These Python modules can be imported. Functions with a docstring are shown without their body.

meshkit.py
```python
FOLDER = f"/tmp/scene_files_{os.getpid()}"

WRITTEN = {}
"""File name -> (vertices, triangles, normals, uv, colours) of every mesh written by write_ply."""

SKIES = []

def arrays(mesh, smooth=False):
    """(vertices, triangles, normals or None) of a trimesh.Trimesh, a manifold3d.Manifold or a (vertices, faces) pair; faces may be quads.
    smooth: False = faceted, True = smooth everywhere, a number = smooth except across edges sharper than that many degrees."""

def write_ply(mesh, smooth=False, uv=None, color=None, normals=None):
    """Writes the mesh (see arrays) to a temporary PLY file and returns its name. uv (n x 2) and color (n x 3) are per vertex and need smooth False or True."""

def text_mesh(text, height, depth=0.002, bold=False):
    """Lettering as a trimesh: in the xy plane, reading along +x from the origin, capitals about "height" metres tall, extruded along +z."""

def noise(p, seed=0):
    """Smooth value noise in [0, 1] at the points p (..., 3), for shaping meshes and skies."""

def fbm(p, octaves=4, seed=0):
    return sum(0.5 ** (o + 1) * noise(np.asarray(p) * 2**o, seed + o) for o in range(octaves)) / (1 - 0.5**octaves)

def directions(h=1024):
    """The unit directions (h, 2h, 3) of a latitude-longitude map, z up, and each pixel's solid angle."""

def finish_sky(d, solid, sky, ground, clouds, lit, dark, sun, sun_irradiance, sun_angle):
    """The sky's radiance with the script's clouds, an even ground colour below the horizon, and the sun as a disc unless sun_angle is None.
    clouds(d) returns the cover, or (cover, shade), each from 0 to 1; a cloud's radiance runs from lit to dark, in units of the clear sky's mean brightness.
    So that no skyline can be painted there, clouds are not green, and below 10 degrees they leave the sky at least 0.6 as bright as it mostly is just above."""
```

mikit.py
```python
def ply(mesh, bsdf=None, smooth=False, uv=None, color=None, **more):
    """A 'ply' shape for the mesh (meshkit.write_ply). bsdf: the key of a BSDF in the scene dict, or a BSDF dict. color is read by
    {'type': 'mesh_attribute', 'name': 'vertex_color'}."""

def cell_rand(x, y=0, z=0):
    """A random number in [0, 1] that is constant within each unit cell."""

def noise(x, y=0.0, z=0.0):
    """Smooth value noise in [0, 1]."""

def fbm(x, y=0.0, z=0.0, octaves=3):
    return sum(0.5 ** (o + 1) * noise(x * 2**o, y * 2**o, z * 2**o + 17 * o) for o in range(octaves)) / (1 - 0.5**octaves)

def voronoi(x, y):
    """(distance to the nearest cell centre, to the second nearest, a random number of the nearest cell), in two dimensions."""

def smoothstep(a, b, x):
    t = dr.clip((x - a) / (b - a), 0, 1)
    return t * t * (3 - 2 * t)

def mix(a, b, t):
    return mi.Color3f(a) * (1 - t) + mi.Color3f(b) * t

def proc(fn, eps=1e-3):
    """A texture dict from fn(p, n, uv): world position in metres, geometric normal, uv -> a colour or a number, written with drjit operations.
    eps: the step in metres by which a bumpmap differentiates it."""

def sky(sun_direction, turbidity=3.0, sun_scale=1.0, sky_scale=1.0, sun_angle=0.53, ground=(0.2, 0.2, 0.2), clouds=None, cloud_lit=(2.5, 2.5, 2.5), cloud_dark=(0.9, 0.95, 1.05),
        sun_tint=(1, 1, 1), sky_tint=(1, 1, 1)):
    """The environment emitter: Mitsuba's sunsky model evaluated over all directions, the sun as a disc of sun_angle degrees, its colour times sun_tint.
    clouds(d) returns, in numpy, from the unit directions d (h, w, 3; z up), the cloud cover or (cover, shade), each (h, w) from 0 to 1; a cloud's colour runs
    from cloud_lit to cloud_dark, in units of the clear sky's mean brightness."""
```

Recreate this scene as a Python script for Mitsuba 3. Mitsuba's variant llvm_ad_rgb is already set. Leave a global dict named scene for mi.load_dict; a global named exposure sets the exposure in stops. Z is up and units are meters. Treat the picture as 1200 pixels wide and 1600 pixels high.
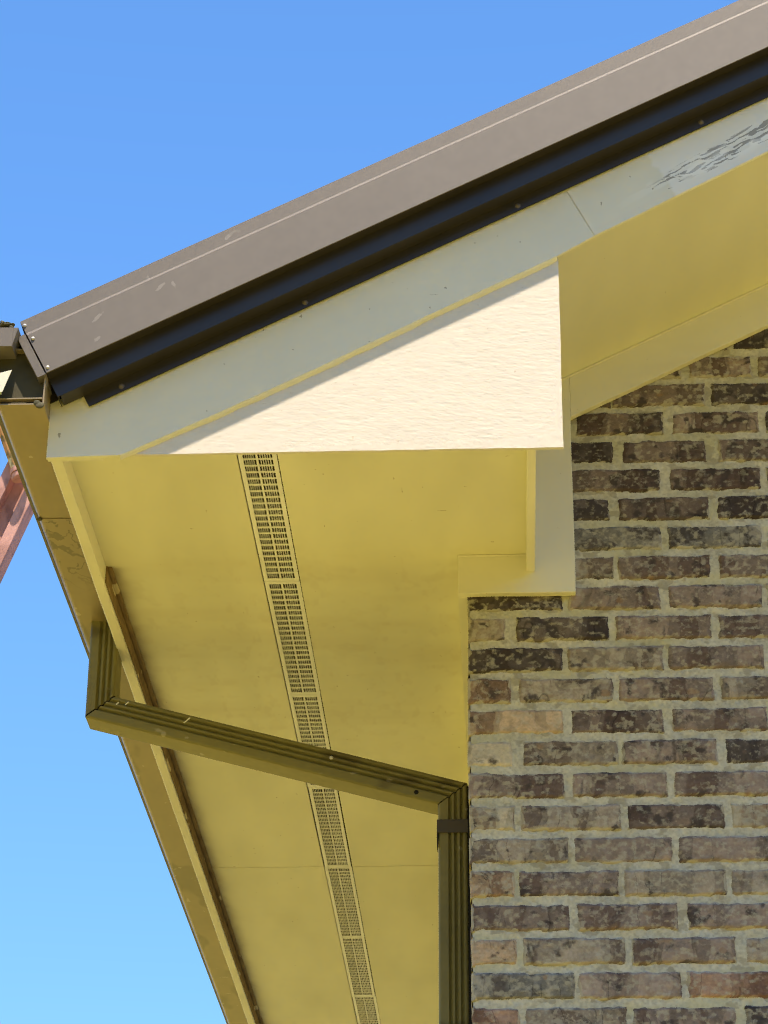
import math, numpy as np, trimesh, drjit as dr, mitsuba as mi, mikit, meshkit
from mikit import proc, noise, fbm, smoothstep, mix, ply, voronoi
from shapely.geometry import Polygon, LineString, box as sbox
import shapely

T = mi.ScalarTransform4f
scene, labels = {'type': 'scene'}, {}
ZS = 3.86                      # height of the eave soffit above the lawn; shapes below are written relative to it

# ---------------------------------------------------------------- camera, light, exposure
exposure = 2.8
_cam = np.array([0.0731, -4.6205, -2.2609 + ZS]); _yaw, _pitch, _roll = -0.0527, 0.4739, 0.0076
_f = np.array([math.sin(_yaw) * math.cos(_pitch), math.cos(_yaw) * math.cos(_pitch), math.sin(_pitch)])
_r = np.array([math.cos(_yaw), -math.sin(_yaw), 0]); _u = np.cross(_r, _f)
_up = -math.sin(_roll) * _r + math.cos(_roll) * _u
scene['camera'] = {'type': 'perspective', 'fov': 2 * math.degrees(math.atan(600 / 3952.8)), 'fov_axis': 'x',
                   'to_world': T().look_at(origin=_cam.tolist(), target=(_cam + _f).tolist(), up=_up.tolist()),
                   'near_clip': 0.05, 'far_clip': 2000.0}
SUN = (0.268, -1.0, 3.05)
scene['sky'] = mikit.sky(SUN, turbidity=3.0, sky_tint=(0.675, 0.945, 1.27), ground=(0.2, 0.18, 0.06))

# ---------------------------------------------------------------- materials
RC, RS = math.cos(math.atan(0.515)), math.sin(math.atan(0.515))     # rake direction
def C(*v): return mi.Color3f(*v)
def mat(name, color, rough=0.6, spec=0.4, bump=None, bscale=1.0, eps=1e-3, **more):
    b = {'type': 'principled', 'base_color': proc(color) if callable(color) else {'type': 'rgb', 'value': list(color)},
         'roughness': rough, 'specular': spec, **more}
    if bump: b = {'type': 'bumpmap', 'bsdf': b, 'arbitrary': proc(bump, eps), 'scale': bscale}
    scene[name] = {'type': 'twosided', 'bsdf': b, 'id': name} if not bump else {'type': 'twosided', 'bsdf': b}

CREAM = C(0.665, 0.645, 0.535)
def cream(p, n, uv):
    k = fbm(p.x * 5, p.y * 5, p.z * 5, 3); s = noise(p.x * 160, p.y * 160, p.z * 160)
    c = CREAM * (0.93 + 0.12 * k)
    return mix(c, C(0.42, 0.36, 0.24), 0.75 * smoothstep(0.965, 0.985, s) + 0.15 * smoothstep(0.62, 0.8, fbm(p.x * 2 + 7, p.y * 9, p.z * 14, 3)))
mat('mat_cream', cream, 0.55, 0.35)

def soffit_color(p, n, uv):
    z = p.z - ZS
    big = fbm(p.x * 2.2 + 3, p.y * 1.6, z * 2, 3)
    brush = fbm(p.x * 9, p.y * 2.5 + p.x * 1.5, z * 6, 3)
    grit = fbm(p.x * 40 + 4 * brush, p.y * 26, z * 40, 3)
    c = CREAM * C(1.0, 1.0, 0.90) * (0.86 + 0.21 * brush + 0.10 * (big - 0.5))
    # grime: weathered band behind the first vent, patches with their own edges
    band = smoothstep(-0.15, 0.12, p.y) * (1 - smoothstep(0.75, 1.3, p.y)) + 0.15 * smoothstep(1.2, 1.9, p.y)
    dirt = band * (0.20 * smoothstep(0.38, 0.75, fbm(p.x * 1.6, p.y * 6.5 + 9, 0.5, 4)) + 0.10 * smoothstep(0.50, 0.80, grit))
    c = mix(c, C(0.36, 0.27, 0.15), dirt * (z < 0.02))
    # water stain that runs along the eave edge
    e = p.x + 0.742 + 0.016 * (fbm(p.y * 9, 3.3, 0, 3) - 0.5)
    stain = dr.exp(-dr.square(dr.maximum(e, 0) / 0.028)) * smoothstep(0.0, 0.02, p.y) * (0.62 + 0.3 * fbm(p.y * 22, p.x * 50, 1.0, 3)) * (z < 0.02)
    c = mix(c, C(0.15, 0.085, 0.03), stain)
    return mix(c, C(0.3, 0.24, 0.13), 0.6 * smoothstep(0.975, 0.995, noise(p.x * 75, p.y * 50, z * 60)))
def soffit_bump(p, n, uv):
    return fbm(p.x * 60, p.y * 30, p.z * 60, 3) + 0.5 * noise(p.x * 22 + p.y * 9, p.y * 6, 1)
mat('mat_soffit', soffit_color, 0.5, 0.35, soffit_bump, 0.0006)

def rough_color(p, n, uv):
    k = fbm(p.x * 30, p.z * 60, 0, 3); s = noise(p.x * 60, p.z * 190, 4)
    c = CREAM * C(0.925, 0.885, 0.925) * (0.93 + 0.08 * k + 0.04 * noise(p.x * 220, p.z * 260, 3))
    return mix(c, C(0.45, 0.36, 0.26), 0.55 * smoothstep(0.955, 0.98, s))
def rough_bump(p, n, uv):
    w = 0.6 * fbm(p.x * 30, p.z * 30, 2, 2)
    return 0.8 * fbm(p.x * 75 + w, p.z * 190 + p.x * 18 + w, 0, 3) + 0.7 * fbm(p.x * 190, p.z * 240, 5, 2)
mat('mat_rough', rough_color, 0.6, 0.3, rough_bump, 0.00042, 6e-4)

def barge_color(p, n, uv):
    x, z = p.x, p.z - ZS
    s = (x + 0.764) * RC + (z - 0.096) * RS; m = -(x + 0.764) * RS + (z - 0.096) * RC
    c = CREAM * (0.95 + 0.08 * fbm(x * 6, z * 6, 0, 3))
    c = mix(c, C(0.75, 0.75, 0.74), 0.6 * smoothstep(1.235, 1.245, s + 0.02 * fbm(m * 40, 0, 0, 2)))
    # peeling paint: dark splits along the grain near the far lower part of the board
    w = 3 * fbm(s * 18, m * 40, 1, 3)
    reg = smoothstep(1.05, 1.42, s) * (1 - smoothstep(0.010, 0.034, dr.abs(m + 0.143 - 0.06 * (s - 1.3))))
    crack = smoothstep(0.55, 0.60, fbm(s * 44 + w, m * 330 + 2 * w, 3, 2)) * smoothstep(0.34, 0.5, reg * (0.45 + noise(s * 22, m * 70, 8)))
    c = mix(c, C(0.17, 0.16, 0.14), 0.75 * crack)
    c = mix(c, C(0.93, 0.93, 0.90), 0.4 * reg * smoothstep(0.5, 0.7, fbm(s * 20, m * 60, 9, 3)))
    return mix(c, C(0.2, 0.17, 0.1), 0.7 * smoothstep(0.975, 0.985, noise(x * 70, z * 70, 2)))
mat('mat_barge', barge_color, 0.55, 0.35, lambda p, n, uv: fbm(p.x * 30, p.z * 70, 0, 3), 0.0006)

def bronze(p, n, uv):
    x, z = p.x, p.z - ZS
    s = (x + 0.764) * RC + (z - 0.096) * RS; m = -(x + 0.764) * RS + (z - 0.096) * RC
    k = fbm(s * 3, m * 14, p.y * 9, 4); f = fbm(s * 60, m * 60, p.y * 60, 2)
    c = C(0.132, 0.118, 0.106) * (0.86 + 0.22 * k + 0.10 * f)
    scuff = smoothstep(0.80, 0.86, fbm(s * 22 + 5 * noise(s * 30, m * 30, 3), m * 38, 5, 2)) * smoothstep(0.6, 0.8, noise(s * 3.1, m * 6, 7))
    for (s0, m0, a, b) in ((0.262, 0.060, 0.012, 0.004), (0.285, 0.052, 0.003, 0.012), (0.42, 0.102, 0.008, 0.004), (0.11, 0.012, 0.010, 0.004), (0.13, 0.055, 0.014, 0.004)):
        d = dr.square((s - s0) / a) + dr.square((m - m0 - 0.4 * (s - s0)) / b) + 1.4 * (fbm(s * 180, m * 180, 1, 2) - 0.35)
        scuff = dr.maximum(scuff, 0.7 * (1 - smoothstep(0.6, 1.3, d)))
    return mix(c, C(0.42, 0.40, 0.38), 0.32 * scuff)
mat('mat_bronze', bronze, 0.5, 0.35)
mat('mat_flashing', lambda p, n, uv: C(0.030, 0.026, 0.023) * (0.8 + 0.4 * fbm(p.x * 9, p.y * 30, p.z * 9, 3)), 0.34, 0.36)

def gutter_color(p, n, uv):
    z = p.z - ZS
    k = fbm(p.x * 8, p.y * 5, z * 8, 4); g = fbm(p.x * 60, p.y * 40, z * 60, 3)
    c = C(0.235, 0.185, 0.105) * (0.80 + 0.30 * k + 0.12 * g)
    w = 2.2 * fbm(p.x * 38, p.y * 26, 3, 3)
    sq = (1 - smoothstep(0.03, 0.075, dr.abs(fbm(p.x * 42 + w, p.y * 24 + w, 7, 2) - 0.5))) * smoothstep(-0.17, -0.15, p.y) * (1 - smoothstep(0.02, 0.2, p.y))
    blot = smoothstep(0.56, 0.68, fbm(p.x * 14, p.y * 5.0 + 2, 4, 3)) * smoothstep(0.0, 0.1, p.y)
    on = (z < 0.03) & (z > -0.02)
    c = mix(c, C(0.05, 0.045, 0.02), (0.55 * sq + 0.35 * blot) * on)
    sc = smoothstep(0.83, 0.88, fbm(p.x * 45, p.y * 45, z * 45, 2))
    return mix(c, C(0.5, 0.45, 0.36), 0.4 * sc)
mat('mat_gutter', gutter_color, 0.42, 0.5)
def spout_color(p, n, uv):
    z = p.z - ZS
    k = fbm(p.x * 6, p.y * 9, z * 6, 4); g = fbm(p.x * 70, p.y * 70, z * 70, 3)
    c = C(0.182, 0.162, 0.060) * (0.78 + 0.32 * k + 0.16 * g)
    sc = smoothstep(0.80, 0.86, fbm(p.x * 40, p.y * 40, z * 60, 2))
    c = mix(c, C(0.07, 0.055, 0.03), 0.6 * smoothstep(0.58, 0.74, fbm(p.x * 11 + 4, p.y * 11, z * 17, 3)))
    return mix(c, C(0.5, 0.46, 0.38), 0.35 * sc)
mat('mat_spout', spout_color, 0.5, 0.3)
mat('mat_grime_shade', lambda p, n, uv: mix(C(0.075, 0.068, 0.036), C(0.035, 0.032, 0.018), fbm(p.x * 30, p.y * 30, p.z * 40, 3)), 0.7, 0.2)  # end cap tone: dirt plus the shade of its recess put into the colour
mat('mat_leaf', lambda p, n, uv: mix(C(0.050, 0.075, 0.020), C(0.10, 0.125, 0.035), noise(p.x * 1.3, p.y * 1.3, p.z * 1.3)), 0.8, 0.2)
mat('mat_bark', (0.14, 0.11, 0.08), 0.9, 0.2)

# brick tones: base, share of pale smears, share of dark char
TONES = [((.158, .124, .108), .30, .18), ((.066, .054, .051), .22, .42), ((.30, .262, .20), .52, .05), ((.255, .186, .128), .16, .06), ((.14, .132, .12), .46, .36),
         ((.205, .132, .098), .26, .12), ((.192, .162, .134), .40, .14), ((.105, .080, .070), .24, .28), ((.295, .222, .152), .36, .05), ((.19, .150, .130), .36, .10)]
def lut(u, k):                      # u = tone + a fraction that tells the distance from the arris
    o = mi.Float(TONES[0][k]) if k else C(*TONES[0][0])
    for i, t in enumerate(TONES):
        if i: o = dr.select(u > i, mi.Float(t[k]) if k else C(*t[0]), o)
    return o
def brick_color(p, n, uv):
    a, z, sd = p.x + p.y * 1.0, p.z - ZS, uv.y
    ed = (uv.x - dr.floor(uv.x) - 0.05) / 0.9                          # 0 at the arris, 1 from 14 mm inwards
    base, pale, char = lut(uv.x, 0), lut(uv.x, 1), lut(uv.x, 2)
    w = fbm(a * 20 + sd * 3, z * 26, sd, 3) - 0.5
    st = fbm(a * 22 + 1.2 * w, z * 85 + 2 * w, sd * 7, 3)              # streaks along the bed
    lump = fbm(a * 62 + w, z * 52 + w, sd * 5 + 3, 4)
    grit = fbm(a * 230, z * 230, sd, 2)
    slab = fbm(a * 21 + 0.8 * w + sd * 9, z * 6 + w, sd, 2)            # upright patches of another burn
    c = base * (0.30 + 0.50 * st + 0.66 * lump + 0.62 * grit)
    c = mix(c, c * 1.28 + C(0.022, 0.017, 0.013), smoothstep(0.53, 0.56, slab))
    c = mix(c, c * C(0.66, 0.60, 0.60), smoothstep(0.40, 0.37, slab))
    c = mix(c, C(0.045, 0.037, 0.038), 0.85 * smoothstep(-0.05, 0.11, fbm(a * 44 + w, z * 48 + w, sd + 11, 4) - (0.70 - 0.46 * char)))
    sm = fbm(a * 110 + 2.0 * w, z * 130 + 2.0 * w, sd * 2 + 21, 4)
    c = mix(c, C(0.45, 0.42, 0.335), 0.54 * smoothstep(-0.10, 0.18, sm - (0.67 - 0.34 * pale)))
    film = fbm(a * 50, z * 50, sd + 5, 4)
    c = mix(c, C(0.44, 0.41, 0.325), 0.72 * smoothstep(0.0, 0.22, (film - 0.43) * 2.4 - ed * 1.25 + 0.12))
    cr = noise(a * 34 + 0.8 * w, z * 5, sd * 4 + 31)
    c = mix(c, C(0.26, 0.16, 0.085), 0.5 * smoothstep(0.78, 0.86, fbm(a * 30, z * 40, sd * 3 + 50, 2)))
    return c * (1 - 0.45 * (1 - smoothstep(0.0, 0.018, dr.abs(cr - 0.42))) * smoothstep(0.4, 0.6, noise(a * 50, z * 30, sd)))
def brick_bump(p, n, uv):
    a, z, sd = p.x + p.y, p.z - ZS, uv.y
    return fbm(a * 60, z * 110, sd, 4)
mat('mat_brick', brick_color, 0.85, 0.25, brick_bump, 0.0028, 8e-4)
def mortar_color(p, n, uv):
    a, z = p.x + p.y, p.z - ZS
    k = fbm(a * 14, z * 26, 0, 4); g = fbm(a * 210, z * 210, 3, 2)
    c = C(0.52, 0.50, 0.415) * (0.54 + 0.40 * k + 0.40 * g)
    c = mix(c, C(0.46, 0.44, 0.27), 0.5 * smoothstep(0.55, 0.75, fbm(a * 6, z * 16, 8, 3)))
    return mix(c, C(0.24, 0.21, 0.15), 0.5 * smoothstep(0.62, 0.74, fbm(a * 40, z * 60, 14, 3)))
mat('mat_mortar', mortar_color, 0.9, 0.2, lambda p, n, uv: fbm((p.x + p.y) * 110, p.z * 150, 0, 3), 0.002, 8e-4)
mat('mat_vent', lambda p, n, uv: C(0.75, 0.75, 0.74) * (0.86 + 0.16 * fbm(p.x * 20, p.y * 9, 0, 3)), 0.5, 0.4)
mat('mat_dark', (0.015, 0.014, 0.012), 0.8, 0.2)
mat('mat_strap', (0.062, 0.050, 0.030), 0.5, 0.4)
mat('mat_screw', (0.50, 0.48, 0.45), 0.35, 0.5, metallic=0.3)
mat('mat_screw_brown', (0.10, 0.085, 0.075), 0.4, 0.5)
mat('mat_stained', lambda p, n, uv: mix(mix(C(0.27, 0.19, 0.09), C(0.12, 0.075, 0.035), fbm(p.x * 60, p.y * 18, p.z * 60, 3)), C(0.55, 0.48, 0.32), 0.8 * smoothstep(0.70, 0.76, fbm(p.x * 40, p.y * 11, p.z * 40, 3))), 0.75, 0.25)
mat('mat_pink', lambda p, n, uv: mix(C(0.50, 0.27, 0.225), C(0.27, 0.13, 0.105), 0.75 * smoothstep(0.45, 0.75, fbm(p.x * 30, p.y * 30, p.z * 16, 4))), 0.6, 0.3)
mat('mat_rust', lambda p, n, uv: mix(mix(C(0.50, 0.26, 0.10), C(0.20, 0.15, 0.06), smoothstep(0.4, 0.6, fbm(p.x * 50, p.y * 50, p.z * 40, 3))), C(0.55, 0.50, 0.30), smoothstep(0.58, 0.7, fbm(p.x * 40, p.y * 40, p.z * 30 + 5, 3))), 0.8, 0.2)
mat('mat_litter', lambda p, n, uv: mix(C(0.05, 0.055, 0.035), C(0.10, 0.085, 0.05), noise(p.x * 90, p.y * 90, p.z * 90)), 0.9, 0.2)
def grass_color(p, n, uv):
    k = fbm(p.x * 0.35, p.y * 0.35, 0, 4); g = fbm(p.x * 7, p.y * 7, 3, 3)
    return mix(C(0.19, 0.18, 0.038), C(0.335, 0.262, 0.064), smoothstep(0.25, 0.75, 0.55 * k + 0.45 * g))
mat('mat_grass', grass_color, 0.95, 0.1)

# ---------------------------------------------------------------- helpers
def numbered(k):
    if k not in scene and k not in labels: return k
    i = 1
    while '%s_%03d' % (k, i) in scene: i += 1
    return '%s_%03d' % (k, i)
def obj(name, mesh, m, parent=None, smooth=False, **kw):
    """one entry of the scene; the mesh is written relative to the soffit and lifted here"""
    key = numbered((parent + '__' if parent else '') + name)
    if isinstance(mesh, (list,)): mesh = trimesh.util.concatenate(mesh)
    mesh = mesh.copy(); mesh.apply_translation([0, 0, ZS])
    scene[key] = ply(mesh, m, smooth=smooth, **kw)
    return key
def tag(key, label=None, cat=None, group=None, kind=None):
    labels[key] = {k: v for k, v in (('label', label), ('category', cat), ('group', group), ('kind', kind)) if v}
def clean(poly):
    return np.array(shapely.geometry.polygon.orient(poly, 1.0).exterior.coords)[:-1]
def jitter(pts, step=0.04, amp=0.0005, seed=0):
    """subdivide a closed outline and let its edges wander a little, as a sawn and painted board's do"""
    rng = np.random.default_rng(seed); out = []
    pts = np.asarray(pts, float)
    for i, a in enumerate(pts):
        b = pts[(i + 1) % len(pts)]; n = max(1, int(np.linalg.norm(b - a) / step))
        for k in range(n):
            q = a + (b - a) * k / n
            if k: q = q + rng.normal(0, amp, 2)
            out.append(q)
    return np.array(out)
def prism(pts, h0, h1, axes='XZ', bev=0.0015):
    """a polygon extruded from h0 to h1 with chamfered rims; axes names the plane of the polygon, the extrusion runs along the third axis"""
    pts = clean(Polygon(pts)); n = len(pts)
    e = np.roll(pts, -1, 0) - pts; nr = np.stack([-e[:, 1], e[:, 0]], 1); nr /= np.linalg.norm(nr, axis=1, keepdims=True)
    v = nr + np.roll(nr, 1, 0); v /= np.maximum((v * nr).sum(1, keepdims=True), 0.25)
    inner = pts + bev * v
    rings = [(inner, h0), (pts, h0 + bev), (pts, h1 - bev), (inner, h1)] if bev else [(pts, h0), (pts, h1)]
    V = np.vstack([np.column_stack([r, np.full(n, h)]) for r, h in rings]); F = []
    for k in range(len(rings) - 1):
        for i in range(n):
            j = (i + 1) % n; F += [[k * n + i, k * n + j, (k + 1) * n + j], [k * n + i, (k + 1) * n + j, (k + 1) * n + i]]
    tv, tf = trimesh.creation.triangulate_polygon(Polygon(pts), engine='earcut')
    idx = [int(np.argmin(((pts - q) ** 2).sum(1))) for q in tv]; tf = np.array([[idx[i] for i in f] for f in tf])
    F += [list(f[::-1]) for f in tf] + [list(f + (len(rings) - 1) * n) for f in tf]
    o = {'XZ': (0, 2, 1), 'XY': (0, 1, 2), 'YZ': (1, 2, 0)}[axes]
    W = np.zeros_like(V); W[:, o[0]], W[:, o[1]], W[:, o[2]] = V[:, 0], V[:, 1], V[:, 2]
    F = np.array(F)
    if axes == 'XZ': F = F[:, ::-1]
    return trimesh.Trimesh(W, F, process=False)
def bx(x0, x1, y0, y1, z0, z1, bev=0.0008):
    return prism([(x0, z0), (x1, z0), (x1, z1), (x0, z1)], y0, y1, 'XZ', bev)
def extrude(poly, h):
    return trimesh.util.concatenate([trimesh.creation.extrude_polygon(g, h, engine='earcut') for g in getattr(poly, 'geoms', [poly])])
def sheet(line, t=0.0012):
    return LineString(line).buffer(t / 2, cap_style='flat', join_style='mitre')
def rake(mesh, s0):
    """(out, up, along) of an extrusion -> world: out from the barge face, up square to the rake, along the rake"""
    v = np.array(mesh.vertices); o, m, s = v[:, 0], v[:, 1], v[:, 2] + s0
    W = np.column_stack([-0.761 + s * RC - m * RS, -0.557 - o, 0.0875 + s * RS + m * RC])
    return trimesh.Trimesh(W, mesh.faces, process=False)
def dome(r, c, nrm, flat=0.5):
    m = trimesh.creation.icosphere(2, 1.0); m.vertices *= [r, r, r * flat]
    m.apply_transform(trimesh.geometry.align_vectors([0, 0, 1], nrm)); m.apply_translation(c); return m

# ---------------------------------------------------------------- the setting: lawn
a = np.linspace(0, 2 * np.pi, 65)[:-1]; rr = [0, 3, 8, 20, 60, 200, 600]
V = [[0, 0, -ZS]] + [[r * math.cos(t), r * math.sin(t), -ZS] for r in rr[1:] for t in a]; F = []
for k in range(64): F.append([0, 1 + k, 1 + (k + 1) % 64])
for q in range(len(rr) - 2):
    for k in range(64):
        i, j = 1 + q * 64 + k, 1 + q * 64 + (k + 1) % 64; F += [[i, i + 64, j + 64], [i, j + 64, j]]
obj('lawn', trimesh.Trimesh(V, F, process=False), 'mat_grass')
tag('lawn', 'dry yellowish lawn around the house', 'lawn', kind='structure')

# ---------------------------------------------------------------- house: walls and roof
H = 'house'
tag(H, 'brick house corner with cream boxed eave and brown metal gable trim', 'house')
A, BACK = 0.537, 8.0
def rs(x): return 0.305 + 0.508 * x                 # underside of the rake soffit
obj('inner_wall', prism([(0.012, -ZS), (12, -ZS), (12, 0.3), (6, rs(6)), (0.012, rs(0.012))], 0.012, BACK, 'XZ', 0), 'mat_mortar', H)
Z0, CO = -0.9231, 0.0666
def mortar_sheet(na, nz, a0, a1, z0, z1, seed, front=True):
    A_, Z_ = np.meshgrid(np.linspace(a0, a1, na), np.linspace(z0, z1, nz), indexing='ij')
    P = np.stack([A_.ravel(), np.zeros(A_.size), Z_.ravel()], 1)
    d = 0.0045 * (meshkit.fbm(P * 45, 3, seed) - 0.5) + 0.0035 * (meshkit.fbm(P * 160, 2, seed + 5) - 0.5) + 0.0008
    if front: P[:, 1] = d
    else: P = np.column_stack([d, P[:, 0], P[:, 2]])
    i = np.arange(na * nz).reshape(na, nz)
    F = np.vstack([np.stack([i[:-1, :-1].ravel(), i[1:, :-1].ravel(), i[1:, 1:].ravel()], 1), np.stack([i[:-1, :-1].ravel(), i[1:, 1:].ravel(), i[:-1, 1:].ravel()], 1)])
    return trimesh.Trimesh(P, F, process=False)
W = obj('brick_wall', mortar_sheet(330, 560, 0.003, 1.35, -2.30, 0.99, 1), 'mat_mortar', H, smooth=True)
tag(W, 'wall of weathered purple brown bricks set in pale smeared mortar')
obj('mortar_side', mortar_sheet(240, 180, 0.004, 3.0, -2.30, 0.0, 9, False), 'mat_mortar', W, smooth=True)

def brick(x0, x1, z0, z1, tone, seed, depth=0.05, side=False, step=0.008):
    """a tumbled brick: uneven face, worn arrises that dive under the mortar"""
    rng = np.random.default_rng(seed); w, h = x1 - x0, z1 - z0
    def ticks(L):
        n = max(2, int((L - 0.018) / step)); return np.concatenate([[0, 0.003, 0.006], np.linspace(0.009, L - 0.009, n), [L - 0.006, L - 0.003, L]])
    tx, tz = ticks(w), ticks(h); X, Z = np.meshgrid(tx, tz, indexing='ij'); nx, nz = X.shape
    P = np.stack([X + seed * 0.37, Z, np.zeros_like(X)], -1)
    e = np.minimum(np.minimum(X, w - X), np.minimum(Z, h - Z))
    e0 = e; e = e + 0.0060 * (meshkit.fbm(P * 95, 3, seed % 97) - 0.5) + 0.0060 * (meshkit.fbm(P * 26, 2, seed % 89) - 0.55)
    t = np.clip(e / 0.0065, 0, 1); t = t * t * (3 - 2 * t)
    d = -0.0040 + 0.0072 * t + 0.0022 * (meshkit.fbm(P * 55, 3, seed % 83) - 0.5) + rng.uniform(-0.0012, 0.0014)
    edge = np.zeros_like(X, bool); edge[0] = edge[-1] = True; edge[:, 0] = edge[:, -1] = True
    if side: d[0, :] = np.maximum(d[0, :], -0.0005); d[1, :] = np.maximum(d[1, :], 0.002)
    Vf = np.stack([x0 + X, -d, z0 + Z], -1).reshape(-1, 3); i = np.arange(nx * nz).reshape(nx, nz)
    if side: Vf[i[0], 0] -= 0.0022 * meshkit.fbm(np.stack([Z[0] * 60, Z[0] * 0 + seed, Z[0] * 0], -1), 2, 5)
    q = lambda a, b, c, e_: [[a, b, c], [a, c, e_]]
    F = np.vstack([np.stack([i[:-1, :-1].ravel(), i[1:, :-1].ravel(), i[1:, 1:].ravel()], 1), np.stack([i[:-1, :-1].ravel(), i[1:, 1:].ravel(), i[:-1, 1:].ravel()], 1)]).tolist()
    loop = list(i[:-1, 0]) + list(i[-1, :-1]) + list(i[:0:-1, -1]) + list(i[0, :0:-1])
    Vb = Vf[loop].copy(); Vb[:, 1] = depth; V = np.vstack([Vf, Vb]); n, b0 = len(loop), nx * nz
    for k in range(n):
        k2 = (k + 1) % n; F += q(loop[k2], loop[k], b0 + k, b0 + k2)
    m = trimesh.Trimesh(V, F, process=False)
    u = np.concatenate([tone + 0.05 + 0.9 * np.clip(e0 / 0.014, 0, 1).ravel(), np.full(n, tone + 0.05)])
    return m, np.column_stack([u, np.full(len(V), (seed * 0.6180339) % 1 * 37.0)])
def put_brick(b, parent, name='brick'):
    return obj(name, b[0], 'mat_brick', parent, smooth=True, uv=b[1])
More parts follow.
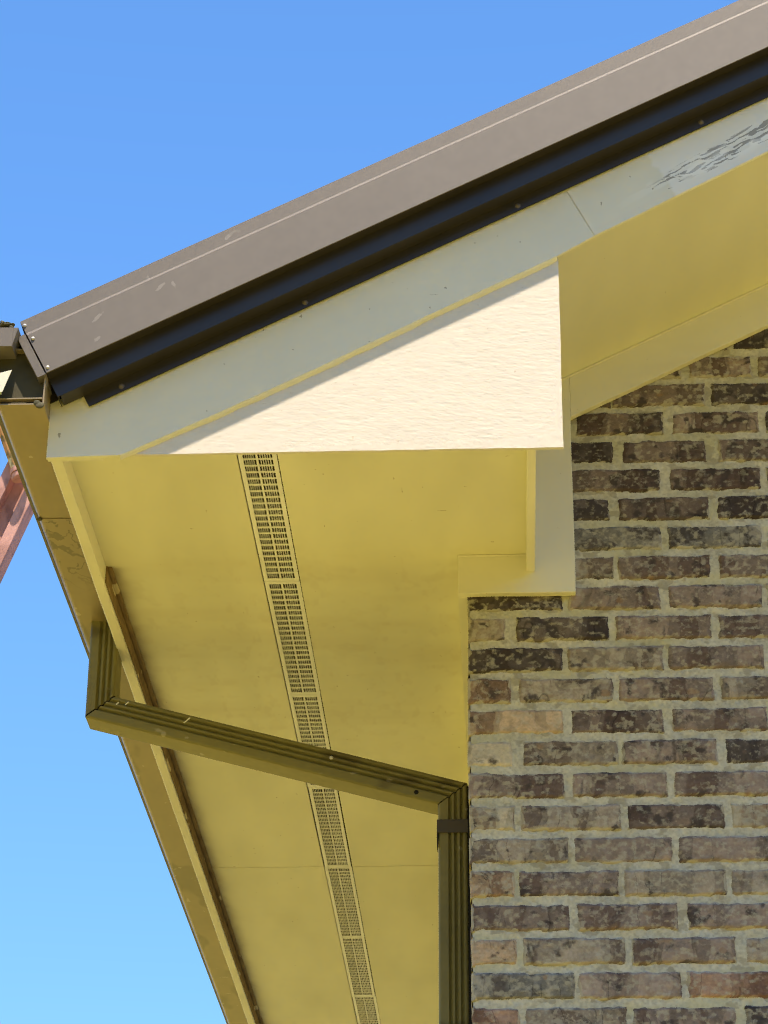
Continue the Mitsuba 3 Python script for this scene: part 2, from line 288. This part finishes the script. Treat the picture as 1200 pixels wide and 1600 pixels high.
BR=[(0,0.002,0.088,5),(0,0.101,0.286,6),(0,0.299,0.490,0),(0,0.509,0.701,1),(1,0.002,0.192,4),(1,0.202,0.391,9),(1,0.404,0.599,5),(2,0.002,0.085,3),(2,0.101,0.287,6),(2,0.304,0.495,0),(2,0.514,0.704,6),(3,0.002,0.187,0),(3,0.204,0.389,9),(3,0.412,0.596,0),(4,-0.000,0.083,3),(4,0.095,0.282,0),(4,0.294,0.484,6),(4,0.495,0.684,6),(5,-0.001,0.188,6),(5,0.199,0.386,9),(5,0.400,0.592,0),(6,-0.000,0.085,2),(6,0.101,0.289,6),(6,0.304,0.489,7),(6,0.503,0.694,2),(7,-0.001,0.184,0),(7,0.200,0.382,0),(7,0.398,0.589,0),(8,-0.002,0.083,2),(8,0.105,0.289,6),(8,0.299,0.481,0),(8,0.501,0.691,1),(9,-0.001,0.184,8),(9,0.201,0.381,7),(9,0.398,0.583,0),(9,0.597,0.783,6),(10,-0.001,0.082,3),(10,0.101,0.284,6),(10,0.296,0.482,0),(10,0.497,0.682,6),(11,0.000,0.187,1),(11,0.198,0.386,6),(11,0.398,0.584,0),(11,0.596,0.781,6),(12,0.001,0.075,6),(12,0.099,0.280,1),(12,0.296,0.483,0),(12,0.500,0.685,0),(13,-0.000,0.189,1),(13,0.203,0.385,0),(13,0.403,0.588,0),(13,0.601,0.785,6),(14,0.000,0.090,0),(14,0.105,0.295,6),(14,0.307,0.488,0),(14,0.509,0.695,0),(15,-0.000,0.187,0),(15,0.202,0.392,4),(15,0.409,0.595,4),(15,0.608,0.789,0),(16,-0.001,0.092,0),(16,0.108,0.291,1),(16,0.310,0.493,7),(16,0.513,0.701,1),(17,-0.002,0.188,0),(17,0.205,0.397,7),(17,0.419,0.603,7),(17,0.617,0.800,7),(18,-0.001,0.094,0),(18,0.110,0.302,1),(18,0.324,0.494,7),(18,0.522,0.707,7),(19,-0.002,0.189,0),(19,0.230,0.408,7),(19,0.427,0.608,0),(19,0.624,0.810,1),(20,-0.002,0.096,0),(20,0.137,0.300,7),(20,0.307,0.497,7),(20,0.514,0.696,1),(21,-0.001,0.195,0),(21,0.266,0.450,7),(21,0.469,0.599,0),(21,0.613,0.801,6),(22,-0.000,0.099,0),(22,0.115,0.302,0),(22,0.369,0.551,7),(22,0.564,0.745,1)]
HALF = 0.0281
spans = {}
rngb = np.random.default_rng(4)
for n, (r, x0, x1, t) in enumerate(BR):
    zc = Z0 + CO * (r - 0.5)
    corner = x0 < 0.01
    b = brick(x0 - 0.0035 * (not corner), x1 + 0.0035, zc - HALF, zc + HALF, t, n + 1, 0.095 if corner else 0.05, corner)
    spans[r] = max(spans.get(r, -1), x1)
    put_brick(b, W)
# courses beyond the picture, joined
rest, ruv = [], []
def more(b):
    rest.append(b[0]); ruv.append(b[1])
for r in range(-20, 27):
    zc = Z0 + CO * (r - 0.5); x = spans.get(r, -0.012 if r % 2 else -0.118)
    while x < 1.1:
        x0, x1 = max(x + 0.012, 0.0), x + 0.203
        if r > 22: x0, x1 = x0, x1
        if zc < rs(x1) + 0.03: more(brick(x0, x1, zc - HALF, zc + HALF, int(rngb.choice([0, 0, 6, 9, 7, 1, 2])), 500 + len(rest), 0.095 if x0 < 0.01 else 0.05, x0 < 0.01, 0.016))
        x += 0.203
for r in range(-20, 15):                                # return wall under the eave
    zc = Z0 + CO * (r - 0.5); y = 0.094 if r % 2 else 0.193
    y = y - 0.0 if r % 2 == 0 else y
    if zc > -0.10: continue
    while y < 2.8:
        m, u = brick(0, 0.191, zc - HALF, zc + HALF, int(rngb.choice([0, 0, 6, 9, 7, 5, 2])), 900 + len(rest), 0.05, False, 0.02)
        v = np.array(m.vertices); m = trimesh.Trimesh(np.column_stack([v[:, 1], y + 0.012 + v[:, 0], v[:, 2]]), m.faces[:, ::-1], process=False)
        more((m, u)); y += 0.203
k = obj('outer_bricks', trimesh.util.concatenate(rest), 'mat_brick', W, smooth=True, uv=np.vstack(ruv)); tag(k, kind='stuff')

# roof slabs, kept behind the rake trim
for sgn in (1, -1):
    P = [(-0.80, 0.20), (6, 0.632 + 0.515 * 6 - 0.02), (6, 0.632 + 0.515 * 6 - 0.05), (-0.80, 0.172)]
    if sgn < 0: P = [(12 - x, z) for x, z in P]
    obj('roof', prism(P, -0.60, BACK + 0.4, 'XZ', 0), 'mat_bronze', H)

# ---------------------------------------------------------------- house: painted boards
RIGHT = 6.0
B1 = [(-0.765, -0.0505), (-0.628, -0.0475), (-0.45, 0.038), (-0.263, 0.1325), (-0.024, 0.2595), (0.185, 0.3665), (0.2565, 0.410), (0.180, 0.566), (-0.655, 0.128), (-0.70, 0.092), (-0.765, 0.088)]
k = obj('barge_board', prism(jitter(B1, 0.05, 0.0003, 1), -A - 0.020, -A - 0.0125, 'XZ', 0.0008), 'mat_barge', H)
k = obj('barge_return', bx(-0.7645, -0.66, -A - 0.0123, -A - 0.0002, -0.0480, 0.05, 0.0008), 'mat_cream', H)
def caulk(pts, r=0.0062):
    P = []
    for q0, q1 in zip(pts[:-1], pts[1:]):
        q0, q1 = np.array(q0), np.array(q1); n = max(2, int(np.linalg.norm(q1 - q0) / 0.012))
        P += [q0 + (q1 - q0) * k / n for k in range(n)]
    P.append(np.array(pts[-1])); rng = np.random.default_rng(3); V, F = [], []
    for i, q in enumerate(P):
        rr_ = r * (0.8 + 0.5 * meshkit.noise(np.array([i * 0.31, 0, 0]))); x, z = q
        V += [[x, -A - 0.0198, z + 0.0005], [x, -A - 0.0185, z - rr_ * 0.35], [x, -A - 0.0150, z - rr_ * 0.85], [x, -A - 0.0118, z - rr_ * 1.15]]
        if i:
            for j in range(3): F += [[4 * i - 4 + j, 4 * i + j, 4 * i + 1 + j], [4 * i - 4 + j, 4 * i + 1 + j, 4 * i - 3 + j]]
    return trimesh.Trimesh(V, F, process=False)
k = obj('caulk_bead', caulk([(-0.628, -0.0478), (-0.45, 0.038), (-0.263, 0.1325), (-0.024, 0.2595), (0.184, 0.3660)]), 'mat_cream', H, smooth=True); tag(k, 'rounded caulk bead under the barge board')
B2 = [(0.2567, 0.4102), (0.62, 0.609), (1.4, 1.014), (1.4, 1.20), (0.1802, 0.5661)]
k = obj('barge_board', prism(jitter(B2, 0.05, 0.0004, 2), -A - 0.0205, -A - 0.0125, 'XZ', 0.0008), 'mat_barge', H); tag(k, 'upper length of the sloping barge board with cracked and peeling paint')
PK = [(-0.760, -0.0435), (0.1863, -0.0435), (0.1863, 0.398), (-0.655, -0.035), (-0.760, -0.039)]
k = obj('gable_return_board', prism(jitter(PK, 0.03, 0.0003, 3), -A - 0.0120, -A - 0.0045, 'XZ', 0.0012), 'mat_rough', H); tag(k, 'sunlit triangular board with rough grain closing the boxed eave')
obj('box_side_board', prism([(-A - 0.0042, -0.0386), (-0.0205, -0.0386), (-0.0205, rs(0.119) - 0.002), (-A - 0.0042, rs(0.119) - 0.002)], 0.119, 0.1362, 'YZ', 0.0012), 'mat_cream', H)
k = obj('fascia_board', prism(jitter([(-A + 0.0005, -0.0405), (BACK, -0.0405), (BACK, 0.16), (-A + 0.0005, 0.16)], 0.15, 0.0008, 5), -0.7625, -0.7400, 'YZ', 0.0015), 'mat_cream', H); tag(k, 'narrow board that closes the eave beside the gutter')
obj('frieze_board', prism(jitter([(-0.0191, -0.0856), (0.2169, -0.0856), (0.2169, rs(0.2169) - 0.002), (-0.0191, rs(-0.0191) - 0.002)], 0.06, 0.0005, 6), -0.0200, -0.0008, 'XZ', 0.0012), 'mat_cream', H)
k = obj('frieze_board', prism(jitter([(0.2175, 0.3175), (RIGHT, 0.207 + 0.508 * RIGHT), (RIGHT, rs(RIGHT) - 0.0004), (0.2175, rs(0.2175) - 0.0004)], 0.08, 0.0006, 7), -0.0196, -0.0030, 'XZ', 0.0012), 'mat_cream', H); tag(k, 'sloping cream board along the top of the brick gable')
obj('frieze_board', bx(-0.0191, -0.0005, 0.0, BACK, -0.0856, -0.0005, 0.001), 'mat_cream', H)
obj('caulk_bead', [prism([(0.1370, rs(0.1370) - 0.0042), (RIGHT, rs(RIGHT) - 0.0042), (RIGHT, rs(RIGHT) - 0.0002), (0.1370, rs(0.1370) - 0.0002)], -0.0238, -0.0198, 'XZ', 0.001)], 'mat_cream', H)
obj('caulk_bead', bx(-0.0188, 0.1186, -0.0238, -0.0202, -0.0040, -0.0002, 0.001), 'mat_cream', H)
# soffits
sl = sbox(-0.4246, -0.56, -0.3474, 6.5)
def soff(y0, y1):
    p = sbox(-0.7398, y0, -0.0192, y1)
    if y0 < 0: p = p.union(sbox(-0.03, y0, 0.1188, -0.0202))
    m = extrude(p.difference(sl), 0.007); m.apply_translation([0, 0, 0]); return m
SO = None
for i, (y0, y1) in enumerate(((-A - 0.0040, 1.868), (1.8705, 4.306), (4.3085, BACK))):
    k = obj('eave_soffit', soff(y0, y1), 'mat_soffit', H); SO = SO or k
obj('rake_soffit', prism([(0.1366, rs(0.1366)), (RIGHT, rs(RIGHT)), (RIGHT, rs(RIGHT) + 0.008), (0.1366, rs(0.1366) + 0.008)], -A - 0.0002, 0.0115, 'XZ', 0), 'mat_soffit', H)
k = obj('stained_strip', [prism(jitter([(0.004, -0.0365), (BACK, -0.0365), (BACK, -0.0006), (0.004, -0.0006)], 0.05, 0.0010, 8), -0.7396, -0.7360, 'YZ', 0.0008), prism(jitter([(0.006, -0.0090), (BACK, -0.0090), (BACK, -0.0006), (0.006, -0.0006)], 0.05, 0.0010, 9), -0.7358, -0.7270, 'YZ', 0.001)], 'mat_stained', H); tag(k, 'strip of water stained brown wood along the eave edge')
obj('attic_dark_fill', [bx(-0.46, -0.455, -0.519, 6.5, 0.0075, 0.11, 0), bx(-0.315, -0.310, -0.519, 6.5, 0.0075, 0.11, 0), bx(-0.455, -0.315, -0.519, 6.5, 0.105, 0.11, 0), bx(-0.455, -0.315, 6.495, 6.5, 0.0075, 0.105, 0)], 'mat_dark', H)  # black box, painted darkness of the unlit attic above the vent slots
# vent strips: punched louvres in a sheet
def vent(y0, y1, seed):
    rng = np.random.default_rng(seed); P = []
    X0, X1 = -0.4222 + rng.normal(0, 0.0005), -0.3490 + rng.normal(0, 0.0005); zb = -0.0012
    def flat(x0, x1, a, b, z=zb, t=0.0012): P.append(bx(x0, x1, a, b, z, z + t, 0))
    flat(X0, X0 + 0.0088, y0, y1); flat(X1 - 0.0085, X1, y0, y1)
    xa, xb, xc, xd = X0 + 0.0088, X0 + 0.0330, X0 + 0.0372, X1 - 0.0085
    flat(xb, xc, y0, y1)
    n = int(round((y1 - y0 - 0.026) / 0.0258)); ys = np.linspace(y0 + 0.013, y1 - 0.013, n + 1)
    flat(xa, xd, y0, y0 + 0.012, zb + 0.0002); flat(xa, xd, y1 - 0.012, y1, zb + 0.0002)
    for yy in ys[1:-1]: flat(xa, xd, yy - 0.0027, yy + 0.0027, zb + 0.0002)
    def fin(x, lean, a, b, w=0.0012):
        t = 0.006
        P.append(prism([(x, zb + 0.0004), (x + w, zb + 0.0004), (x + w + lean, zb + t), (x + lean, zb + t)], a, b, 'XZ', 0))
    for q in np.linspace(xa, xb, 7)[1:-1]: fin(q - 0.0004, -0.0024, y0 + 0.012, y1 - 0.012, 0.0008)
    for q in np.linspace(xc, xd, 7)[1:-1]: fin(q - 0.0009, -0.0012, y0 + 0.012, y1 - 0.012, 0.0018)
    return trimesh.util.concatenate(P)
ve = [-0.538, 0.086, 0.685, 1.27, 1.869, 2.488, 3.087, 3.69, 4.29, 4.89]
for i in range(len(ve) - 1):
    obj('vent_strip', vent(ve[i] + 0.001, ve[i + 1] - 0.001, i), 'mat_vent', SO)
tag(SO + '__vent_strip', 'perforated vent strip let into the soffit')

# ---------------------------------------------------------------- house: rake trim of brown metal
L = 6.0
RT = obj('rake_trim', [rake(extrude(sheet([(-0.02, 0.1262), (0.070, 0.1266), (0.0705, 0.0978), (0.0742, 0.0914), (0.0755, 0.0), (0.073, 0.0001)], 0.0013), L), 0.0)], 'mat_bronze', H)
tag(RT, 'taupe metal trim along the sloping roof edge')
NB = -0.0390
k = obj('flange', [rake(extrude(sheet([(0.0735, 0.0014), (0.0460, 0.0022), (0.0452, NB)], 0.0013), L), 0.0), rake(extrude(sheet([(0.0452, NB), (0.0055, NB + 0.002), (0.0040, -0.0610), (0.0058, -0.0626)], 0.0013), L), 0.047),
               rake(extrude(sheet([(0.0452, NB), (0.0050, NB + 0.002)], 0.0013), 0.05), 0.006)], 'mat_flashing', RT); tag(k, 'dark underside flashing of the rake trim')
obj('end_cap', [rake(extrude(sheet([(0.002, -0.003), (0.0775, -0.003), (0.0790, 0.0920), (0.002, 0.094)], 0.0014), 0.0145), -0.0178),
                rake(extrude(Polygon([(0.002, -0.003), (0.0785, -0.003), (0.0790, 0.0920), (0.002, 0.094)]), 0.0012), -0.0190)], 'mat_bronze', RT)
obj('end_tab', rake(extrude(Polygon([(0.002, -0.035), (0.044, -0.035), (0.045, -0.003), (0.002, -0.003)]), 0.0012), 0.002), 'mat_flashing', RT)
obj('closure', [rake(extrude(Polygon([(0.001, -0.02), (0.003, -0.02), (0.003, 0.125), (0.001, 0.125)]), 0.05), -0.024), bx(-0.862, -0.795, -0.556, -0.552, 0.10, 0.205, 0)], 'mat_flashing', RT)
def on_rake(s, m, o):
    return np.array([-0.761 + s * RC - m * RS, -0.557 - o, 0.0875 + s * RS + m * RC])
for s, m, o in ((0.0045, 0.115, 0.0715), (0.0065, 0.079, 0.0760), (0.0060, 0.0085, 0.0762)):
    obj('screw', dome(0.0036, on_rake(s, m, o), (0, -1, 0), 0.7), 'mat_screw', RT, smooth=True)
for s in (0.118, 0.50, 0.955, 1.36):
    obj('screw', [dome(0.0042, on_rake(s, -0.0505, 0.0050), (0, -1, 0), 0.8), dome(0.0062, on_rake(s, -0.0505, 0.0048), (0, -1, 0), 0.2)], 'mat_screw_brown', RT, smooth=True)

# ---------------------------------------------------------------- gutter
G = 'gutter'; GY = -0.624
tag(G, 'brown metal gutter along the eave with grimy underside and rolled outer lip', 'gutter')
prof = [(0.001, 0.125), (0.001, 0.0)] + [(0.0745, 0.0)] + [(0.0790, 0.0012), (0.0835, 0.0050), (0.0858, 0.011), (0.0862, 0.020), (0.0870, 0.034), (0.0905, 0.050), (0.0985, 0.066), (0.108, 0.078), (0.1145, 0.090), (0.1165, 0.105), (0.1175, 0.118), (0.1150, 0.1235), (0.105, 0.1235), (0.104, 0.114)]
def gsec(pl): return [(-0.7645 - u * 1.045, 0.0260 + v * 0.93) for u, v in pl]
def along_y(mesh, y0):
    v = np.array(mesh.vertices); return trimesh.Trimesh(np.column_stack([v[:, 0], y0 + v[:, 2], v[:, 1]]), mesh.faces[:, ::-1], process=False)
joint = -0.165
obj('trough', along_y(extrude(sheet(gsec(prof), 0.0012), joint - GY + 0.02), GY), 'mat_gutter', G, smooth=35)
def grow(pl, d=0.0016): return [(u, v - d) if v < 0.01 else (u + d, v) for u, v in pl]
obj('trough', along_y(extrude(sheet(gsec(grow(prof)), 0.0012), BACK - joint), joint), 'mat_gutter', G, smooth=35)
capo = Polygon(gsec([(0.0005, 0.1235), (0.0005, 0.0)] + prof[2:15]))
obj('end_cap', [along_y(extrude(capo.buffer(-0.001), 0.0012), GY + 0.012)], 'mat_grime_shade', G)
obj('end_rim', [along_y(extrude(capo.buffer(0.0022, join_style='mitre').difference(capo.buffer(-0.0004)), 0.022), GY - 0.002), along_y(extrude(sheet(gsec([(0.002, 0.012), (0.082, 0.012)]), 0.0025), 0.012), GY - 0.002)], 'mat_gutter', G)
k = obj('guard', [bx(-0.905, -0.8235, GY - 0.034, -0.53, 0.1295, 0.1705, 0.001), bx(-0.905, -0.770, -0.53, BACK, 0.1415, 0.1455, 0.001), prism([(-0.8240, 0.132), (-0.815, 0.170), (-0.8235, 0.1703)], GY - 0.033, -0.56, 'XZ', 0)], 'mat_bronze', G); tag(k, 'flat brown metal cover over the gutter end')
tb = prism([(-0.8700, 0.030), (-0.8370, 0.041), (-0.8225, 0.0870), (-0.8700, 0.074)], GY - 0.0215, GY - 0.0200, 'XZ', 0.0003)
k = obj('tab', [tb, bx(-0.868, -0.842, GY - 0.020, GY - 0.004, 0.045, 0.0465, 0)], 'mat_cream', G); tag(k, 'bent cream metal tab at the gutter end')
for i, (r_, c_, d_) in enumerate(((0.008, (-0.770, GY - 0.002, 0.022), (0, -1, 0.3)), (0.006, (-0.776, GY - 0.002, 0.027), (0, -1, 0)), (0.006, (-0.850, joint, 0.0240), (0, 0, -1)))):
    obj('sealant', dome(r_, c_, d_, 0.45), 'mat_litter', G, smooth=True)
rng = np.random.default_rng(12); lit = []
for i in range(150):
    m = trimesh.creation.icosphere(1, 1.0); m.vertices *= [rng.uniform(.004, .010), rng.uniform(.004, .012), rng.uniform(.002, .005)]
    m.apply_transform(trimesh.transformations.random_rotation_matrix(rng.random(3)))
    x = rng.uniform(-0.90, -0.827); m.apply_translation([x, rng.uniform(GY - 0.03, -0.55), 0.173 + rng.uniform(0, 0.008) + 0.006 * math.exp(-((x + 0.845) / 0.012) ** 2)]); lit.append(m)
obj('leaf_litter', lit, 'mat_litter'); tag('leaf_litter', 'dark clump of leaf litter lying on the brown gutter cover', 'leaf litter', kind='stuff')

# ---------------------------------------------------------------- downspout
D = 'downspout'; YF, YD = 0.322, 0.074
tag(D, 'olive brown corrugated downspout elbowing from gutter to brick wall', 'downspout')
def groove_profile():
    """section (a across, b depth with the front at 0): rounded corners, three grooves in the front"""
    h, r = 0.0305, 0.006; P = []
    def arc(ca, cb, t0, t1, n=5):
        for t in np.linspace(t0, t1, n): P.append((ca + r * math.cos(t), cb + r * math.sin(t)))
    arc(-h + r, r, math.pi, 1.5 * math.pi)
    for g in (-0.0180, -0.0060, 0.0060):
        for q in np.linspace(-1, 1, 9): P.append((g + 0.0042 * q, 0.0075 * (0.5 + 0.5 * math.cos(math.pi * q)) ** 0.7))
    arc(h - r, r, -0.5 * math.pi, 0)
    arc(h - r, YD - r, 0, 0.5 * math.pi); arc(-h + r, YD - r, 0.5 * math.pi, math.pi)
    return np.array(P)
SEC = groove_profile()
path = [np.array([-0.7905, 0.08]), np.array([-0.7905, -0.176]), np.array([-0.0400, -0.3815]), np.array([-0.0400, -3.60])]
def seg(i, gap0, gap1, sec=SEC, scale=1.0):
    p, q = path[i], path[i + 1]; t = (q - p) / np.linalg.norm(q - p); nn = np.array([t[1], -t[0]])      # nn points left / down-left when going down
    def cut(at, other, gap):                                                        # mitre plane at a corner
        if other is None: return at, t
        m = t + other; return at, m / np.linalg.norm(m)
    t0 = (p - path[i - 1]) / np.linalg.norm(p - path[i - 1]) if i > 0 else None
    t1 = (path[i + 2] - q) / np.linalg.norm(path[i + 2] - q) if i + 2 < len(path) else None
    A0, M0 = cut(p, t0, gap0); A1, M1 = cut(q, t1, gap1)
    a = sec[:, 0] * scale; b = sec[:, 1] if scale == 1.0 else (sec[:, 1] - YD / 2) * scale + YD / 2
    def ring(at, M, off, between):
        base = p + np.outer(a, nn); lam = ((at - base) @ M) / (t @ M) + off
        return base + np.outer(lam, t)
    r0, r1 = ring(A0, M0, gap0, None), ring(A1, M1, -gap1, None); n = len(a); nseg = max(2, int(np.linalg.norm(q - p) / 0.05)); V, F = [], []
    for k in range(nseg + 1):
        r = r0 + (r1 - r0) * k / nseg; V.append(np.column_stack([r[:, 0], YF + b, r[:, 1]]))
    for k in range(nseg):
        for j in range(n):
            j2 = (j + 1) % n; F += [[k * n + j, k * n + j2, (k + 1) * n + j2], [k * n + j, (k + 1) * n + j2, (k + 1) * n + j]]
    return trimesh.Trimesh(np.vstack(V), F, process=False)
e = obj('elbow', seg(0, 0, 0.0024), 'mat_spout', D, smooth=40); tag(e, 'short grooved outlet that drops from the gutter')
e = obj('pipe', seg(1, 0.0012, 0.0010), 'mat_spout', D, smooth=40); tag(e, 'sloping grooved length that crosses below the soffit')
e = obj('pipe', seg(2, 0.0016, 0), 'mat_spout', D, smooth=40); tag(e, 'upright grooved length beside the brick corner')
_p = path; path_keep = path
path = [_p[0] + [0, -0.24], _p[1], _p[1] + (_p[2] - _p[1]) * 0.05]; s1 = trimesh.util.concatenate([seg(0, 0, 0, SEC, 0.80), seg(1, 0, 0, SEC, 0.80)])
path = [_p[2] + (_p[1] - _p[2]) * 0.05, _p[2], _p[2] + [0, -0.04]]; s2 = trimesh.util.concatenate([seg(0, 0, 0, SEC, 0.80), seg(1, 0, 0, SEC, 0.80)])
path = path_keep
obj('seam', s1, 'mat_dark', D); obj('seam', s2, 'mat_dark', D)
xs0, xs1, zs0, zs1 = -0.0400 - 0.0322, -0.0400 + 0.0322, -0.4690, -0.4400
k = obj('strap', [bx(xs0 - 0.001, xs1 + 0.001, YF - 0.0034, YF - 0.0016, zs0, zs1, 0.0004), bx(xs0 - 0.001, xs0 + 0.0004, YF - 0.0030, YF + 0.085, zs0, zs1, 0), bx(xs1 - 0.0004, xs1 + 0.001, YF - 0.0030, YF + 0.085, zs0, zs1, 0), bx(xs0 - 0.0012, xs0 + 0.0002, YF - 0.002, YF + 0.03, zs0 - 0.03, zs0, 0)], 'mat_strap', D); tag(k, 'dark metal strap round the upright length')
obj('gap_shadow', bx(-0.0095, -0.003, YF - 0.01, YF + 0.08, -3.6, -0.37, 0), 'mat_dark', D)  # near-black strip painted in as the shadow gap between pipe and wall
tn = _p[2] - _p[1]; tl = np.linalg.norm(tn); tn = tn / tl
def on_spout(f, off): return np.array([*(_p[1] + tn * tl * f + np.array([tn[1], -tn[0]]) * off)])
q = on_spout(0.657, -0.012); obj('screw', dome(0.0042, (q[0], YF + 0.0002, q[1]), (0, -1, 0), 0.6), 'mat_screw', D, smooth=True)
q = on_spout(0.905, 0.017); obj('dark_spot', [dome(0.0058, (q[0], YF + 0.0006, q[1]), (0, -1, 0), 0.2), dome(0.003, (q[0] - 0.006, YF + 0.0006, q[1] - 0.002), (0, -1, 0), 0.2)], 'mat_dark', D, smooth=True)  # small flat near-black spots on the pipe face
for f, off, w in ((0.245, -0.016, 0.009), (0.07, -0.021, 0.005), (0.045, -0.016, 0.004)):
    q = on_spout(f, off); m = bx(-w, w, -0.0005, 0.0, -0.0014, 0.0014, 0.0002); m.apply_transform(trimesh.transformations.rotation_matrix(-0.75, [0, 1, 0])); m.apply_translation([q[0], YF + 0.0001, q[1]]); obj('scratch', m, 'mat_cream', D)

# ---------------------------------------------------------------- neighbouring red beam and rusty pipe
BD = np.array([-0.335, -0.942]); BN = np.array([0.942, -0.335])
def beam_box(n0, n1, y0, y1, t0, t1):
    o = np.array([-1.193, 0.764]); c = [o + BD * t0 + BN * n0, o + BD * t1 + BN * n0, o + BD * t1 + BN * n1, o + BD * t0 + BN * n1]
    return prism(c, y0, y1, 'XZ', 0.001)
BM = 'steel_beam'; tag(BM, 'salmon red painted steel beam leaning behind the gutter', 'beam')
t1 = (0.764 + ZS) / 0.942
obj('web', beam_box(0.004, 0.094, 1.038, 1.046, -0.13, t1), 'mat_pink', BM)
obj('flange', beam_box(0.0, 0.027, 1.0, 1.060, -0.13, t1), 'mat_pink', BM)
obj('flange', beam_box(0.072, 0.101, 1.004, 1.060, -0.13, t1), 'mat_pink', BM)
RP = 'rusty_pipe'; tag(RP, 'thin rusty pipe with ringed collar above the salmon red beam', 'pipe')
pc0, pc1 = np.array([-1.146, 0.985, 0.735]), np.array([-1.255, 0.985, 1.02])
pd = (pc1 - pc0) / np.linalg.norm(pc1 - pc0)
def rod(a_, b_, r): return trimesh.creation.cylinder(r, segment=[a_, b_], sections=24)
obj('tube', rod(pc0, pc1, 0.0150), 'mat_rust', RP, smooth=40)
obj('collar', [rod(pc0 + pd * q, pc0 + pd * (q + 0.006), r) for q, r in ((-0.004, 0.0225), (0.004, 0.0195), (0.012, 0.0215), (0.020, 0.0180))], 'mat_pink', RP, smooth=40)

# ---------------------------------------------------------------- unseen trees behind the camera, added to block low sky light
def crown(seed):
    rng = np.random.default_rng(seed); V, F = [], []
    lobes = [(rng.uniform(-1, 1, 3) * [1.9, 1.9, 2.6] + [0, 0, 7.6], rng.uniform(1.5, 2.5)) for _ in range(11)]
    for c, r in lobes:
        for _ in range(190):
            d = rng.normal(size=3); d /= np.linalg.norm(d); q = c + d * r * rng.uniform(0.55, 1.0) ** 0.5; s = rng.uniform(0.16, 0.42)
            u = rng.normal(size=3); u /= np.linalg.norm(u); v = np.cross(u, d + 0.6 * rng.normal(size=3)); v /= np.linalg.norm(v) + 1e-9
            i = len(V); V += [q - u * s, q + v * s * 0.7, q + u * s, q - v * s * 0.7]; F += [[i, i + 1, i + 2], [i, i + 2, i + 3]]
    return trimesh.Trimesh(V, F, process=False)
def trunk(seed):
    rng = np.random.default_rng(seed); P = []
    def limb(a_, b_, r0, r1):
        m = trimesh.creation.cylinder(1.0, 1.0, sections=10); v = np.array(m.vertices); t = v[:, 2] + 0.5; v[:, :2] *= (r0 + (r1 - r0) * t)[:, None]; ln = np.linalg.norm(b_ - a_); v[:, 2] = t * ln
        m = trimesh.Trimesh(v, m.faces, process=False); m.apply_transform(trimesh.geometry.align_vectors([0, 0, 1], (b_ - a_) / ln)); m.apply_translation(a_); P.append(m)
    top = np.array([0.1, 0.1, 6.0]); limb(np.array([0, 0, -0.1]), top, 0.30, 0.16)
    for _ in range(5): limb(top - [0, 0, rng.uniform(0.2, 2.2)], top + [rng.uniform(-2, 2), rng.uniform(-2, 2), rng.uniform(1, 3)], 0.11, 0.03)
    return trimesh.util.concatenate(P)
kinds = [(ply(crown(s), 'mat_leaf'), ply(trunk(s), 'mat_bark')) for s in (1, 2, 3)]
rng = np.random.default_rng(8)
for i, ang in enumerate(np.linspace(-78, 78, 15)):
    d = 19 + rng.uniform(-2, 2); x, y = d * math.sin(math.radians(ang)), -d * math.cos(math.radians(ang)); key = 'added_tree' if i == 0 else 'added_tree_%03d' % i
    tw = T().translate([x, y, 0]).rotate([0, 0, 1], float(rng.uniform(0, 360))).scale(float(rng.uniform(0.66, 0.84))); cr, tr = kinds[i % 3]
    scene[key + '__crown'] = {**cr, 'to_world': tw}; scene[key + '__trunk'] = {**tr, 'to_world': tw}
    tag(key, 'unseen greenery added opposite the house to block low sky light', 'added_tree', 'unseen trees added as sky block')
